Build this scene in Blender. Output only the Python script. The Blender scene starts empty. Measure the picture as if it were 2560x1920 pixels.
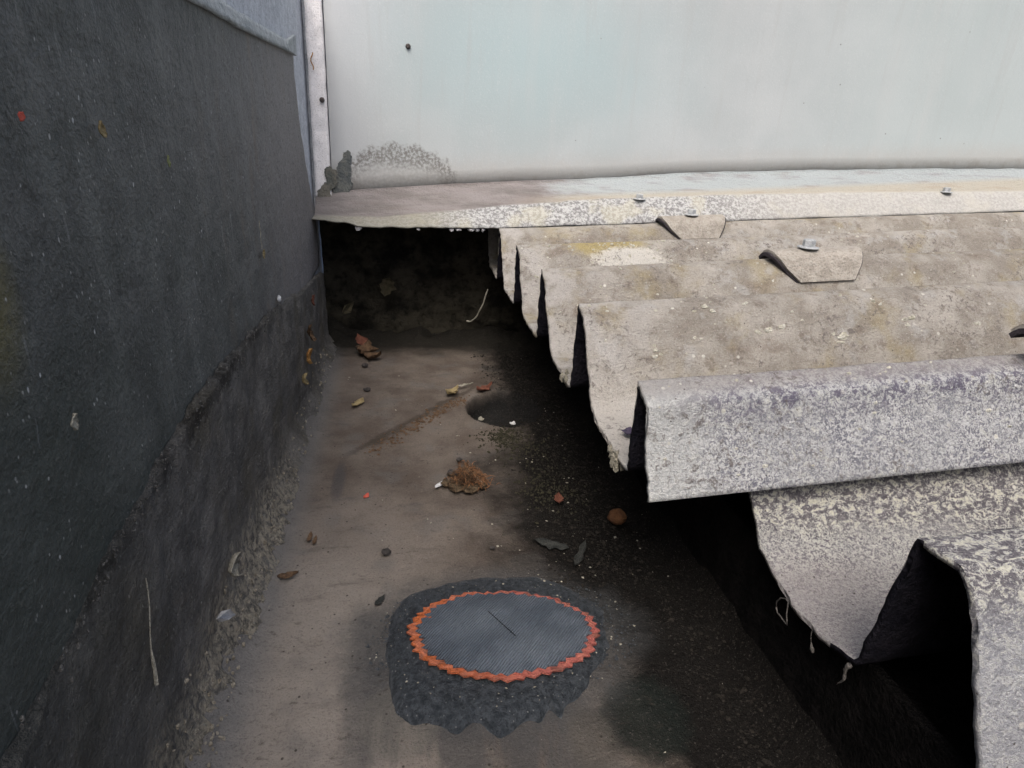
import bpy, math, random
from mathutils import Vector, Matrix, noise
random.seed(7)
U = 0.16          # one drawing unit (lens height over the roof crests) in metres
ZF = 2.7          # gutter floor lies this many units under the lens
sc = bpy.context.scene

# ------------------------------------------------------------- camera
def cam_setup():
    cd = bpy.data.cameras.new('camera'); co = bpy.data.objects.new('camera', cd)
    sc.collection.objects.link(co); sc.camera = co
    f, th, ps, ro = 604.68, 0.383, 0.195, 0.062
    d = Vector((math.sin(ps)*math.cos(th), math.cos(ps)*math.cos(th), -math.sin(th)))
    r = Vector((math.cos(ps), -math.sin(ps), 0)); u = r.cross(d)
    r2 = r*math.cos(ro)+u*math.sin(ro); u2 = u*math.cos(ro)-r*math.sin(ro)
    m = Matrix((r2, u2, -d)).transposed().to_4x4(); m.translation = Vector((0, 0, ZF*U))
    co.matrix_world = m
    cd.sensor_width = 36; cd.lens = f/1024*36; cd.clip_start = 0.005; cd.clip_end = 500
cam_setup()

# ------------------------------------------------------------- world, sun, exposure
EL, AZ = math.radians(58), math.radians(200)     # azimuth clockwise from +Y
w = bpy.data.worlds.new('World'); sc.world = w; w.use_nodes = True
nt = w.node_tree; bg = nt.nodes['Background']; bg.inputs[1].default_value = 0.10
sk = nt.nodes.new('ShaderNodeTexSky'); sk.sky_type = 'NISHITA'; sk.sun_disc = False
sk.sun_elevation = EL; sk.sun_rotation = AZ; sk.air_density = 0.9; sk.dust_density = 7.0; sk.ozone_density = 1.0
nt.links.new(sk.outputs[0], bg.inputs[0])
sl = bpy.data.lights.new('sun', 'SUN'); sl.energy = 1.0; sl.angle = math.radians(40); sl.color = (1, .98, .96)
so = bpy.data.objects.new('sun', sl); sc.collection.objects.link(so)
sd = Vector((math.sin(AZ)*math.cos(EL), math.cos(AZ)*math.cos(EL), math.sin(EL)))
so.rotation_euler = (-sd).to_track_quat('-Z', 'Y').to_euler()
sc.view_settings.view_transform = 'Standard'; sc.view_settings.look = 'None'
sc.view_settings.exposure = 0.9; sc.view_settings.gamma = 1

# ------------------------------------------------------------- helpers
def W(p): return Vector((p[0]*U, p[1]*U, (p[2]+ZF)*U))
def fb(p, s, o=4):
    v = Vector(p)*s
    return noise.fractal(v, 0.9, 2.0, o)
def interp(tab, x):
    if x <= tab[0][0]: return tab[0][1]
    for (a, b), (c, d) in zip(tab, tab[1:]):
        if x <= c: return b+(d-b)*(x-a)/(c-a)
    return tab[-1][1]
def obj(name, verts, faces, mat, parent=None, smooth=False, origin=None):
    """verts in drawing units; with a parent they become local to it"""
    o0 = parent['_o'] if parent is not None and '_o' in parent else None
    base = W(o0) if o0 is not None else (W(origin) if origin is not None else Vector((0, 0, 0)))
    vs = [W(v)-base for v in verts]
    me = bpy.data.meshes.new(name); me.from_pydata(vs, [], faces); me.update()
    if smooth:
        me.polygons.foreach_set('use_smooth', [True]*len(me.polygons))
    me.materials.append(mat)
    o = bpy.data.objects.new(name, me); sc.collection.objects.link(o)
    if parent is not None: o.parent = parent
    elif origin is not None: o.location = base
    return o
def thing(name, loc, label, cat, group=None):
    o = bpy.data.objects.new(name, None); sc.collection.objects.link(o)
    o.location = W(loc); o['_o'] = list(loc); o.empty_display_size = 0.01
    return tag(o, label, cat, group)
def tag(o, label, cat=None, group=None, kind=None):
    if label: o['label'] = label
    if cat: o['category'] = cat
    if group: o['group'] = group
    if kind: o['kind'] = kind
    return o
def grid(fn, nu, nv):
    vs = [fn(i/(nu-1), j/(nv-1)) for j in range(nv) for i in range(nu)]
    fs = [(j*nu+i, j*nu+i+1, (j+1)*nu+i+1, (j+1)*nu+i) for j in range(nv-1) for i in range(nu-1)]
    return vs, fs
def slab(fn, nu, nv, off):
    """a closed slab: surface fn and the same surface shifted by off(u,v)"""
    a, fa = grid(fn, nu, nv)
    b = []
    for j in range(nv):
        for i in range(nu):
            p = a[j*nu+i]; q = off(i/(nu-1), j/(nv-1)); b.append((p[0]+q[0], p[1]+q[1], p[2]+q[2]))
    n = len(a); fs = list(fa)+[tuple(n+k for k in reversed(f)) for f in fa]
    for i in range(nu-1):
        fs.append((i+1, i, n+i, n+i+1)); k = (nv-1)*nu
        fs.append((k+i, k+i+1, n+k+i+1, n+k+i))
    for j in range(nv-1):
        fs.append((j*nu, (j+1)*nu, n+(j+1)*nu, n+j*nu)); k = nu-1
        fs.append(((j+1)*nu+k, j*nu+k, n+j*nu+k, n+(j+1)*nu+k))
    return a+b, fs
def box(x0, x1, y0, y1, z0, z1):
    v = [(x, y, z) for z in (z0, z1) for y in (y0, y1) for x in (x0, x1)]
    return v, [(0, 2, 3, 1), (4, 5, 7, 6), (0, 1, 5, 4), (2, 6, 7, 3), (0, 4, 6, 2), (1, 3, 7, 5)]
def tube(pts, rads, n=6):
    vs = []; fs = []
    for k, p in enumerate(pts):
        p = Vector(p); a = Vector(pts[max(k-1, 0)]); b = Vector(pts[min(k+1, len(pts)-1)])
        t = (b-a).normalized(); s = t.cross(Vector((.3, .2, .93))).normalized(); q = t.cross(s)
        for i in range(n):
            an = 2*math.pi*i/n; vs.append(tuple(p+(s*math.cos(an)+q*math.sin(an))*rads[k]))
    for k in range(len(pts)-1):
        for i in range(n):
            j = (i+1) % n; fs.append((k*n+i, k*n+j, (k+1)*n+j, (k+1)*n+i))
    fs.append(tuple(range(n))[::-1]); fs.append(tuple(range(len(vs)-n, len(vs))))
    return vs, fs
def blobmesh(c, r, seed=0, sub=2, rough=.35):
    import bmesh
    bm = bmesh.new(); bmesh.ops.create_icosphere(bm, subdivisions=sub, radius=1)
    vs = []
    for v in bm.verts:
        k = 1+rough*noise.noise(v.co*1.7+Vector((seed*3.1, seed, 0)))
        vs.append((c[0]+v.co.x*r[0]*k, c[1]+v.co.y*r[1]*k, c[2]+v.co.z*r[2]*k))
    fs = [tuple(v.index for v in f.verts) for f in bm.faces]; bm.free()
    return vs, fs
def merge(parts):
    vs = []; fs = []
    for v, f in parts:
        n = len(vs); vs += list(v); fs += [tuple(n+i for i in g) for g in f]
    return vs, fs
def disc(c, prof, n=24, rot=0, tilt=None):
    """lathe profile [(r,z)..] round c; first/last closed"""
    vs = []; fs = []
    for r, z in prof:
        for i in range(n):
            a = rot+2*math.pi*i/n; vs.append((c[0]+r*math.cos(a), c[1]+r*math.sin(a), c[2]+z))
    for k in range(len(prof)-1):
        for i in range(n):
            j = (i+1) % n; fs.append((k*n+i, k*n+j, (k+1)*n+j, (k+1)*n+i))
    fs.append(tuple(range(n))[::-1]); fs.append(tuple(range(len(vs)-n, len(vs))))
    return vs, fs

# ------------------------------------------------------------- material builder
class Mat:
    def __init__(s, name):
        s.m = bpy.data.materials.new(name); s.m.use_nodes = True; s.t = s.m.node_tree
        s.b = s.t.nodes['Principled BSDF']
        g = s.t.nodes.new('ShaderNodeNewGeometry')
        v = s.t.nodes.new('ShaderNodeVectorMath'); v.operation = 'MULTIPLY_ADD'
        v.inputs[1].default_value = (1/U,)*3; v.inputs[2].default_value = (0, 0, -ZF)
        s.t.links.new(g.outputs['Position'], v.inputs[0]); s.P = v.outputs[0]
        x = s.t.nodes.new('ShaderNodeSeparateXYZ'); s.t.links.new(s.P, x.inputs[0]); s.X, s.Y, s.Z = x.outputs
    def L(s, a, b):
        if isinstance(a, bpy.types.NodeSocket): s.t.links.new(a, b)
        elif isinstance(a, (tuple, list)) and len(a) == 3 and b.type == 'RGBA': b.default_value = (*a, 1)
        else: b.default_value = a
    def math(s, op, a, b=0.0, clamp=False):
        n = s.t.nodes.new('ShaderNodeMath'); n.operation = op; n.use_clamp = clamp
        s.L(a, n.inputs[0]); s.L(b, n.inputs[1]); return n.outputs[0]
    def vec(s, st=(1, 1, 1), off=(0, 0, 0)):
        v = s.t.nodes.new('ShaderNodeVectorMath'); v.operation = 'MULTIPLY_ADD'
        v.inputs[1].default_value = st; v.inputs[2].default_value = off; s.L(s.P, v.inputs[0]); return v.outputs[0]
    def noise(s, sc_, det=4, ro=.55, st=(1, 1, 1), dist=0, off=(0, 0, 0)):
        n = s.t.nodes.new('ShaderNodeTexNoise'); n.inputs['Scale'].default_value = sc_
        n.inputs['Detail'].default_value = det; n.inputs['Roughness'].default_value = ro
        n.inputs['Distortion'].default_value = dist; s.L(s.vec(st, off), n.inputs['Vector']); return n.outputs[0]
    def vor(s, sc_, st=(1, 1, 1), feat='F1', off=(0, 0, 0), rnd=1):
        n = s.t.nodes.new('ShaderNodeTexVoronoi'); n.feature = feat; n.inputs['Scale'].default_value = sc_
        n.inputs['Randomness'].default_value = rnd
        s.L(s.vec(st, off), n.inputs['Vector']); return n.outputs[0]
    def step(s, x, a, b, lo=0.0, hi=1.0):
        n = s.t.nodes.new('ShaderNodeMapRange'); n.interpolation_type = 'SMOOTHSTEP'
        inv = a > b
        s.L(x, n.inputs[0]); n.inputs[1].default_value = min(a, b); n.inputs[2].default_value = max(a, b)
        n.inputs[3].default_value = hi if inv else lo; n.inputs[4].default_value = lo if inv else hi
        return n.outputs[0]
    def mix(s, f, a, b, mode='MIX'):
        n = s.t.nodes.new('ShaderNodeMix'); n.data_type = 'RGBA'; n.blend_type = mode
        s.L(f, n.inputs[0]); s.L(a, n.inputs[6]); s.L(b, n.inputs[7]); return n.outputs[2]
    def blob(s, c, r, soft=.4, nz=None, amp=.4):
        d = s.t.nodes.new('ShaderNodeVectorMath'); d.operation = 'SUBTRACT'; s.L(s.P, d.inputs[0]); d.inputs[1].default_value = c
        e = s.t.nodes.new('ShaderNodeVectorMath'); e.operation = 'DIVIDE'; s.L(d.outputs[0], e.inputs[0]); e.inputs[1].default_value = r
        l = s.t.nodes.new('ShaderNodeVectorMath'); l.operation = 'LENGTH'; s.L(e.outputs[0], l.inputs[0])
        x = l.outputs['Value']
        if nz is not None: x = s.math('ADD', x, s.math('MULTIPLY', s.math('SUBTRACT', nz, .5), amp*2))
        return s.step(x, 1+soft, 1-soft)
    def mul(s, a, b): return s.math('MULTIPLY', a, b)
    def out(s, col, rough=.85, bump=None, dist=.02, strength=1.0, spec=.3, metal=0):
        s.L(col, s.b.inputs['Base Color']); s.L(rough, s.b.inputs['Roughness'])
        s.L(spec, s.b.inputs['Specular IOR Level']); s.b.inputs['Metallic'].default_value = metal
        if bump is not None:
            n = s.t.nodes.new('ShaderNodeBump'); n.inputs['Strength'].default_value = strength
            n.inputs['Distance'].default_value = dist*U; s.L(bump, n.inputs['Height'])
            s.t.links.new(n.outputs[0], s.b.inputs['Normal'])
        return s.m
BIG = 50.0

def m_lining():
    m = Mat('bituminous lining'); fine = m.noise(70, 3, .7); mid = m.noise(3, 5, .6); st = m.noise(5, 5, .6, (1, 1, .08))
    grain = m.noise(38, 2, .5, off=(7, 0, 0))
    c = m.mix(m.step(mid, .35, .7), (.064, .074, .072), (.128, .138, .136))
    c = m.mix(m.mul(m.step(st, .48, .7), .6), c, (.150, .165, .158))
    c = m.mix(m.mul(m.blob((-1, 4.8, 0), (BIG, 1.6, .5), .6, mid, .5), .5), c, (.18, .185, .19))
    c = m.mix(m.mul(m.step(m.noise(1.3, 4, .6, off=(1, 7, 1)), .5, .65), .5), c, (.055, .06, .062))
    br = m.noise(4.5, 4, .6, (1, 1, .22), off=(3, 1, 0))
    c = m.mix(m.mul(m.mul(m.step(br, .5, .72), m.step(m.Y, 3.0, 4.8)), .8), c, (.15, .115, .08))
    c = m.mix(m.mul(m.step(m.noise(2, 3, off=(9, 9, 9)), .55, .75), .5), c, (.045, .06, .055))
    c = m.mix(m.mul(m.blob((-1, 1.62, -.42), (BIG, .13, .22), .5, mid), .6), c, (.20, .17, .05))
    c = m.mix(m.step(m.Z, -1.1, -1.5, 0, .45), c, (.085, .083, .078))
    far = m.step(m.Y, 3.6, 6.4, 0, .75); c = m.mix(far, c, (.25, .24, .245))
    c = m.mix(m.mul(m.step(fine, .45, .72), .4), c, (.20, .205, .20))
    c = m.mix(m.mul(m.step(grain, .5, .3), .45), c, (.03, .034, .033))
    c = m.mix(m.mul(m.step(m.math('ADD', m.Y, m.mul(m.Z, 1.2)), 1.9, .3), .6), c, (.032, .044, .038))
    sp = m.vor(14, (1, 1, .55), off=(.3, .1, .4)); c = m.mix(m.mul(m.step(sp, .085, .05), m.step(m.noise(5), .45, .6)), c, (.5, .52, .53))
    s2 = m.vor(30, (1, 1, .7)); c = m.mix(m.mul(m.mul(m.step(s2, .16, .08), m.step(m.noise(4, off=(6, 6, 6)), .4, .6)), .8), c, (.40, .41, .40))
    sc_ = m.noise(24, 2, .4, (1, 1, .10), off=(2, 0, 5)); c = m.mix(m.mul(m.step(sc_, .70, .74), .22), c, (.36, .38, .39))
    h = m.math('ADD', m.mul(fine, .5), m.mul(m.noise(12, 5, .65), 1.2))
    return m.out(c, .62, h, .03, .7, .35)
def m_lower():
    m = Mat('gritty lower lining'); fine = m.noise(60, 4, .75); mid = m.noise(4, 5, .65); g = m.noise(26, 5, .7)
    c = m.mix(m.step(mid, .35, .7), (.17, .17, .165), (.33, .325, .31))
    c = m.mix(m.mul(m.step(m.noise(2.2, 4, off=(4, 0, 0)), .45, .7), .7), c, (.19, .175, .135))
    c = m.mix(m.mul(m.step(g, .5, .7), .6), c, (.30, .29, .28))
    c = m.mix(m.mul(m.step(fine, .5, .3), .55), c, (.025, .025, .024))
    st = m.noise(14, 4, .6, (1, 1, .12)); c = m.mix(m.mul(m.step(st, .6, .75), .5), c, (.3, .3, .3))
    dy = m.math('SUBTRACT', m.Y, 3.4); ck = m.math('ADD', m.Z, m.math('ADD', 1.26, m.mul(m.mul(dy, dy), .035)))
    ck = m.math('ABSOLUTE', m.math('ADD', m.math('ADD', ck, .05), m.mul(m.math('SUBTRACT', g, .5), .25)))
    c = m.mix(m.mul(m.step(ck, .075, .015), m.mul(m.step(m.Y, 5.4, 4.4), m.step(m.noise(3, 3, off=(8, 1, 1)), .35, .6, .15, .75))), c, (.025, .022, .02))  # lap edge's shade painted as a broken dark line along the crack
    edge = m.math('ADD', m.Z, m.mul(m.math('SUBTRACT', m.noise(3, 5, .7, (1, 1, .5)), .5), .9))
    dirt = m.mul(m.step(edge, -2.15, -2.45), m.step(m.Y, 5.4, 3.6))
    c = m.mix(m.mul(dirt, m.step(g, .38, .6)), c, (.60, .55, .45))
    sp = m.vor(22, (1, 1, .7)); c = m.mix(m.mul(m.step(sp, .14, .07), .8), c, (.5, .5, .47))
    h = m.math('ADD', m.mul(g, 1.5), fine)
    s2 = m.vor(45, (1, 1, .6)); c = m.mix(m.mul(m.step(s2, .16, .08), .6), c, (.42, .41, .38))
    c = m.mix(m.mul(m.step(m.Y, 2.6, 1.3), .5), c, (.06, .07, .062))
    return m.out(c, .8, h, .09, 1, .25)
def m_floor():
    m = Mat('silted gutter floor'); fine = m.noise(75, 4, .75); mid = m.noise(2.3, 6, .62); g = m.noise(20, 5, .7)
    c = m.mix(m.step(mid, .34, .66), (.120, .098, .082), (.185, .158, .135))
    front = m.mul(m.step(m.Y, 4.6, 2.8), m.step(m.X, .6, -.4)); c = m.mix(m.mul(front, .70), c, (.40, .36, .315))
    c = m.mix(m.mul(m.step(m.noise(3, 3, off=(5, 5, 0)), .52, .68), .4), c, (.16, .155, .15))
    c = m.mix(m.mul(m.step(m.noise(7, 5, .7, (.35, 1, 1)), .55, .72), .5), c, (.10, .088, .08))
    c = m.mix(m.mul(m.step(m.X, -.62, -.86), .6), c, (.16, .17, .175))
    # sludge and painted roof-edge shade along the roof side, sludge beyond the far opening
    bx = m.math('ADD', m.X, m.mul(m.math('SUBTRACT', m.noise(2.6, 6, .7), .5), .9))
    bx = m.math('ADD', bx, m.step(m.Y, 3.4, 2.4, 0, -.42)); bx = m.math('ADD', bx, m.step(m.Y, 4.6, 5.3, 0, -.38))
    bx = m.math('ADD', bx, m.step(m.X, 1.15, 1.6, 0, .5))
    shade_sl = m.step(bx, .35, 1.10); c = m.mix(m.mul(shade_sl, .985), c, (.007, .0065, .006))
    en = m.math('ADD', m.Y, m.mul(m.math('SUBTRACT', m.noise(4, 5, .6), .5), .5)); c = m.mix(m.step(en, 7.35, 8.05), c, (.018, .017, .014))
    c = m.mix(m.mul(m.blob((1.2, 2.05, -2.7), (.22, .24, BIG), .25, g, .3), .85), c, (.012, .017, .015))
    c = m.mix(m.mul(m.blob((-.2, 2.45, -2.7), (.12, .5, BIG), .4, g, .5), .55), c, (.09, .09, .092))
    c = m.mix(m.mul(m.blob((.52, 2.65, -2.7), (.84, .60, BIG), .22, mid, .35), .75), c, (.075, .078, .08))
    dr = m.noise(5, 4, .6, (1, .22, 1), off=(2, 7, 0)); c = m.mix(m.mul(m.mul(m.blob((.35, 2.0, -2.7), (.62, .55, BIG), .3, dr, .4), m.step(dr, .42, .56)), .75), c, (.08, .08, .08))
    c = m.mix(m.mul(m.blob((.9, 1.95, -2.7), (.12, .2, BIG), .25, g, .3), .6), c, (.10, .092, .08))
    c = m.mix(m.mul(m.blob((-.03, 2.2, -2.7), (.2, .22, BIG), .12, mid, .3), .5), c, (.17, .16, .14))
    c = m.mix(m.mul(m.blob((.84, 3.32, -2.7), (.13, .1, BIG), .3, g, .4), .7), c, (.07, .065, .06))
    c = m.mix(m.mul(m.blob((-.52, 4.5, -2.7), (.05, .28, BIG), .4, g, .5), .6), c, (.07, .072, .078))
    c = m.mix(m.blob((1.08, 5.85, -2.7), (.40, .46, BIG), .06, mid, .05), c, (.018, .018, .018))
    # long wavy line of silt
    ln = m.math('SUBTRACT', m.Y, m.math('ADD', 5.5, m.mul(m.X, 1.15)))
    ln = m.math('ABSOLUTE', m.math('ADD', ln, m.mul(m.math('SUBTRACT', m.noise(6, 4), .5), .35)))
    c = m.mix(m.mul(m.mul(m.step(ln, .10, .02), m.step(m.X, -.6, -.3)), m.mul(m.step(m.X, 1.0, .7), .7)), c, (.055, .045, .035))
    c = m.mix(m.mul(m.step(fine, .5, .28), .5), c, (.05, .045, .04))
    c = m.mix(m.mul(m.step(fine, .55, .75), .35), c, (.33, .30, .27))
    sp = m.vor(19, off=(.2, .7, 0)); c = m.mix(m.mul(m.mul(m.step(sp, .06, .03), m.step(m.X, 1.1, .8)), .55), c, (.42, .41, .38))
    s2 = m.vor(12, off=(3.2, .7, 0)); c = m.mix(m.mul(m.step(s2, .10, .06), .8), c, (.04, .035, .03))
    c = m.mix(m.mul(m.mul(m.step(m.noise(34, 5, .7, (.5, 1, 1)), .55, .7), m.step(m.noise(3.3, 4, off=(9, 1, 0)), .42, .6)), .6), c, (.05, .042, .036))
    h = m.math('ADD', m.mul(g, m.step(bx, .4, 1.2, .6, 3.0)), m.mul(fine, .7))
    return m.out(c, .85, h, .035, .8, .10)
def m_sheet(name, far):
    m = Mat(name); fine = m.noise(80, 4, .8); mid = m.noise(3.2, 5, .6); g = m.noise(24, 5, .75, dist=.6); big = m.noise(1.1, 4, .6)
    if far:
        c = m.mix(m.step(mid, .35, .68), (.34, .31, .265), (.53, .50, .45))
        c = m.mix(m.mul(m.step(m.noise(2.1, 4, .6, off=(6, 2, 0)), .52, .7), .55), c, (.40, .33, .17))
        c = m.mix(m.mul(m.step(m.noise(3, 4, .6, (.5, 1, 1), off=(1, 8, 0)), .55, .7), .5), c, (.24, .19, .145))
        c = m.mix(m.mul(m.step(m.noise(4, 3, .6, off=(1, 3, 9)), .56, .7), .5), c, (.55, .55, .54))
        c = m.mix(m.mul(m.step(m.noise(9, 6, .75, off=(3, 3, 9)), .53, .64), .55), c, (.20, .165, .13))
        c = m.mix(m.mul(m.step(m.X, 2.0, 1.2), m.step(m.noise(5, 4, off=(3, 3, 3)), .38, .58, 0, .8)), c, (.60, .58, .55))
        c = m.mix(m.blob((2.15, 6.2, -1), (.42, .22, .16), .3, g, .5), c, (.46, .38, .18))
        c = m.mix(m.blob((2.35, 6.0, -1.1), (.38, .14, .2), .3, g, .9), c, (.72, .70, .64))
        c = m.mix(m.mul(m.blob((1.2, 3.0, -1.5), (.9, .5, .35), .4, mid, .6), .9), c, (.64, .61, .56))
        # whitish crust on the last corrugation
        near = m.step(m.math('ADD', m.Y, m.mul(m.math('SUBTRACT', g, .5), .3)), 2.80, 2.66)
        g2 = m.noise(48, 4, .7, dist=1.3); g3 = m.noise(17, 5, .75, dist=.8, off=(4, 4, 4))
        cr = m.mix(m.step(g2, .42, .56), (.20, .205, .25), (.72, .73, .73))
        cr = m.mix(m.mul(m.step(m.noise(3, 4, .6), .35, .65), .45), cr, (.46, .475, .49))
        top = m.math('ADD', m.Z, m.mul(m.math('SUBTRACT', m.X, 1.2), -.065))
        cr = m.mix(m.mul(m.step(top, -1.36, -1.2), m.step(g3, .5, .42)), cr, (.18, .17, .23))
        cr = m.mix(m.mul(m.step(g3, .56, .66), .8), cr, (.74, .75, .70))
        cr = m.mix(m.mul(m.step(m.X, 1.7, 1.22), .7), cr, (.70, .72, .70))
        cr = m.mix(m.mul(m.step(top, -1.17, -1.12), .7), cr, (.40, .375, .36))
        c = m.mix(near, c, cr)
        c = m.mix(m.mul(m.mul(m.step(g, .52, .62), m.step(m.noise(2.4, 3, off=(2, 2, 2)), .45, .6)), .8), c, (.17, .15, .14))
    else:
        g2 = m.noise(62, 4, .75, dist=1.3); g3 = m.noise(31, 5, .78, (.7, 1, 1), dist=.8, off=(4, 4, 4))
        c = m.mix(m.step(g2, .44, .54), (.16, .15, .18), (.74, .74, .68))
        c = m.mix(m.mul(m.step(mid, .45, .68), .45), c, (.46, .46, .465))
        hi = m.step(m.Z, -1.86, -1.72); c = m.mix(m.mul(hi, m.mul(m.step(g3, .52, .46), .85)), c, (.11, .10, .12))
        c = m.mix(m.mul(hi, m.mul(m.step(g3, .53, .58), .8)), c, (.80, .79, .66))
        c = m.mix(m.mul(m.step(m.Z, -1.82, -1.92), m.mul(m.step(m.X, 3.2, 1.9), .7)), c, (.38, .35, .35))
        c = m.mix(m.mul(m.step(m.Y, 1.3, 1.15), .7), c, (.50, .52, .56))
    dk = m.step(fine, .48, .32); c = m.mix(m.mul(dk, .5), c, (.15, .135, .125))
    c = m.mix(m.mul(m.step(fine, .54, .70), .5), c, (.76, .74, .70))
    s2 = m.vor(9, off=(1.2, .7, 0)); c = m.mix(m.mul(m.step(s2, .13, .09), m.step(m.noise(2, off=(0, 4, 4)), .48, .6)), c, (.78, .77, .70))
    s3 = m.vor(15, off=(4, .7, 2)); c = m.mix(m.mul(m.step(s3, .08, .05), .9), c, (.08, .07, .06))
    h = m.math('ADD', m.mul(g, 1.4), fine)
    return m.out(c, .92, h, .04, .85, .2)
def m_clad():
    m = Mat('painted cladding'); fine = m.noise(60, 3, .7); mid = m.noise(1.0, 4, .5); st = m.noise(3, 4, .6, (1, 1, .12))
    c = m.mix(m.step(mid, .35, .7), (.43, .47, .48), (.485, .52, .53))
    cy = m.blob((1.5, 8, .95), (1.6, BIG, .8), .9, m.noise(1.6, 4), .3); c = m.mix(m.mul(cy, .75), c, (.40, .52, .54))
    c = m.mix(m.mul(m.step(m.X, 4, 7.5), .5), c, (.45, .53, .53))
    c = m.mix(m.mul(m.step(st, .5, .75), .3), c, (.51, .53, .53))
    c = m.mix(m.mul(m.step(m.X, .3, -.9), .4), c, (.62, .62, .65))
    edge = m.math('SUBTRACT', m.Z, m.math('ADD', -.60, m.mul(m.X, .078)))
    ed2 = m.math('ADD', edge, m.mul(m.math('SUBTRACT', m.noise(9, 5, .7), .5), .25))
    c = m.mix(m.mul(m.step(ed2, .40, .05), .55), c, (.44, .42, .395))
    c = m.mix(m.mul(m.mul(m.step(ed2, .12, .03), m.step(m.noise(4, 5, .7), .42, .62)), .5), c, (.33, .31, .28))
    c = m.mix(m.mul(m.step(m.noise(7, 4, .65, (1, 1, .06), off=(5, 0, 2)), .54, .68), .28), c, (.42, .44, .44))
    # grey mould arch low at the left
    nz = m.noise(7, 5, .7)
    a = m.blob((.02, 8, -.53), (.68, BIG, .40), .08, nz, .35); b = m.blob((.02, 8, -.62), (.66, BIG, .26), .45, nz, .5)
    sk_ = m.step(m.noise(30, 4, .7), .35, .6)
    c = m.mix(m.mul(m.mul(a, m.step(b, 1, 0, .25, 1)), m.math('MULTIPLY', sk_, .95)), c, (.17, .165, .155))
    c = m.mix(m.mul(m.step(fine, .42, .25), .35), c, (.38, .39, .40))
    c = m.mix(m.mul(m.step(fine, .55, .75), .4), c, (.62, .635, .635))
    s3 = m.vor(3.3, off=(4, .7, 2)); c = m.mix(m.mul(m.step(s3, .04, .025), .8), c, (.2, .2, .2))
    return m.out(c, .6, m.math('ADD', m.mul(fine, .5), m.mul(m.noise(16, 4), .4)), .012, .35, .35)
def m_flash():
    m = Mat('stained apron'); st = m.noise(4, 6, .65, (.35, 1, 2.5)); fine = m.noise(60, 4, .7); st2 = m.noise(9, 5, .6, (.2, 1, 2))
    c = m.mix(m.step(st, .35, .65), (.18, .165, .16), (.27, .25, .245))
    right = m.math('ADD', m.X, m.mul(m.math('SUBTRACT', st, .5), 2.2))
    c = m.mix(m.step(right, 1.6, 2.6, 0, .9), c, (.37, .415, .425))
    c = m.mix(m.mul(m.step(st2, .5, .7), .5), c, (.22, .19, .18))
    ln = m.math('SUBTRACT', m.Z, m.math('ADD', -.84, m.mul(m.X, .076)))
    c = m.mix(m.mul(m.mul(m.step(ln, .10, .03), m.step(m.X, 1.2, 2.4)), .6), c, (.42, .36, .26))
    lip = m.step(m.Y, 7.73, 7.69)
    cl = m.mix(m.step(m.noise(26, 5, .75), .42, .58), (.20, .20, .20), (.50, .51, .505))
    cl = m.mix(m.mul(m.step(m.noise(3, 4), .5, .65), .5), cl, (.50, .48, .38))
    cl = m.mix(m.mul(m.step(m.X, 3.5, 5.5), .7), cl, (.45, .44, .41))
    cl = m.mix(m.mul(m.step(m.X, 1.0, .2), .75), cl, (.27, .26, .21))
    c = m.mix(lip, c, cl)
    c = m.mix(m.mul(m.step(fine, .45, .28), .45), c, (.2, .18, .17))
    return m.out(c, .75, m.math('ADD', fine, m.noise(20, 5)), .03, .7, .3)
def simple(name, a, b, sc_=25, rough=.8, bump=.02, spec=.3, metal=0, spk=None):
    m = Mat(name); n = m.noise(sc_, 5, .65); f = m.noise(sc_*4, 3, .7)
    c = m.mix(m.step(n, .35, .65), a, b)
    c = m.mix(m.mul(m.step(f, .48, .3), .4), c, tuple(x*.4 for x in a))
    if spk: c = m.mix(m.mul(m.step(m.vor(sc_*1.1), .16, .09), .85), c, spk)
    return m.out(c, rough, m.math('ADD', n, f), bump, .8, spec, metal)

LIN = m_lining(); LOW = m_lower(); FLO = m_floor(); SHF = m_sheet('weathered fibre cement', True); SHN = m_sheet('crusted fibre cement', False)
CLAD = m_clad(); FLA = m_flash()
TRIM = simple('off white trim', (.82, .81, .82), (.90, .89, .90), 16, .8, .008)
UPP = simple('blue grey render', (.46, .50, .56), (.60, .64, .70), 9, .8, .02)
COVER = simple('pale cover strip', (.30, .34, .36), (.46, .50, .52), 12, .7, .02)
DARK = simple('shade-black bitumen', (.006, .006, .006), (.012, .011, .011), 9, .9, .06, .05)  # near-black colour carries the shade under the roof edge
SHU = simple('near-black sheet underside', (.006, .006, .010), (.014, .013, .018), 9, .9, .03, .1)  # near-black for sheet undersides and the rims of the rises
STEEL = simple('dull galvanised steel', (.36, .38, .39), (.52, .54, .55), 30, .5, .01, .5, .35)
RUST = simple('dark nail head', (.07, .06, .06), (.14, .12, .11), 40, .6, .02)
SEAL = simple('black cement sealant', (.040, .050, .060), (.105, .12, .138), 26, .5, .09, .5, 0, (.30, .31, .31))
SADM = simple('grey saddle plate', (.31, .285, .245), (.42, .39, .345), 12, .85, .03)
SADE = simple('saddle gap shade', (.022, .019, .024), (.045, .038, .045), 20, .8, .02)
SPL = simple('bitumen splash film', (.10, .11, .10), (.19, .18, .15), 9, .6, .02)

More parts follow.
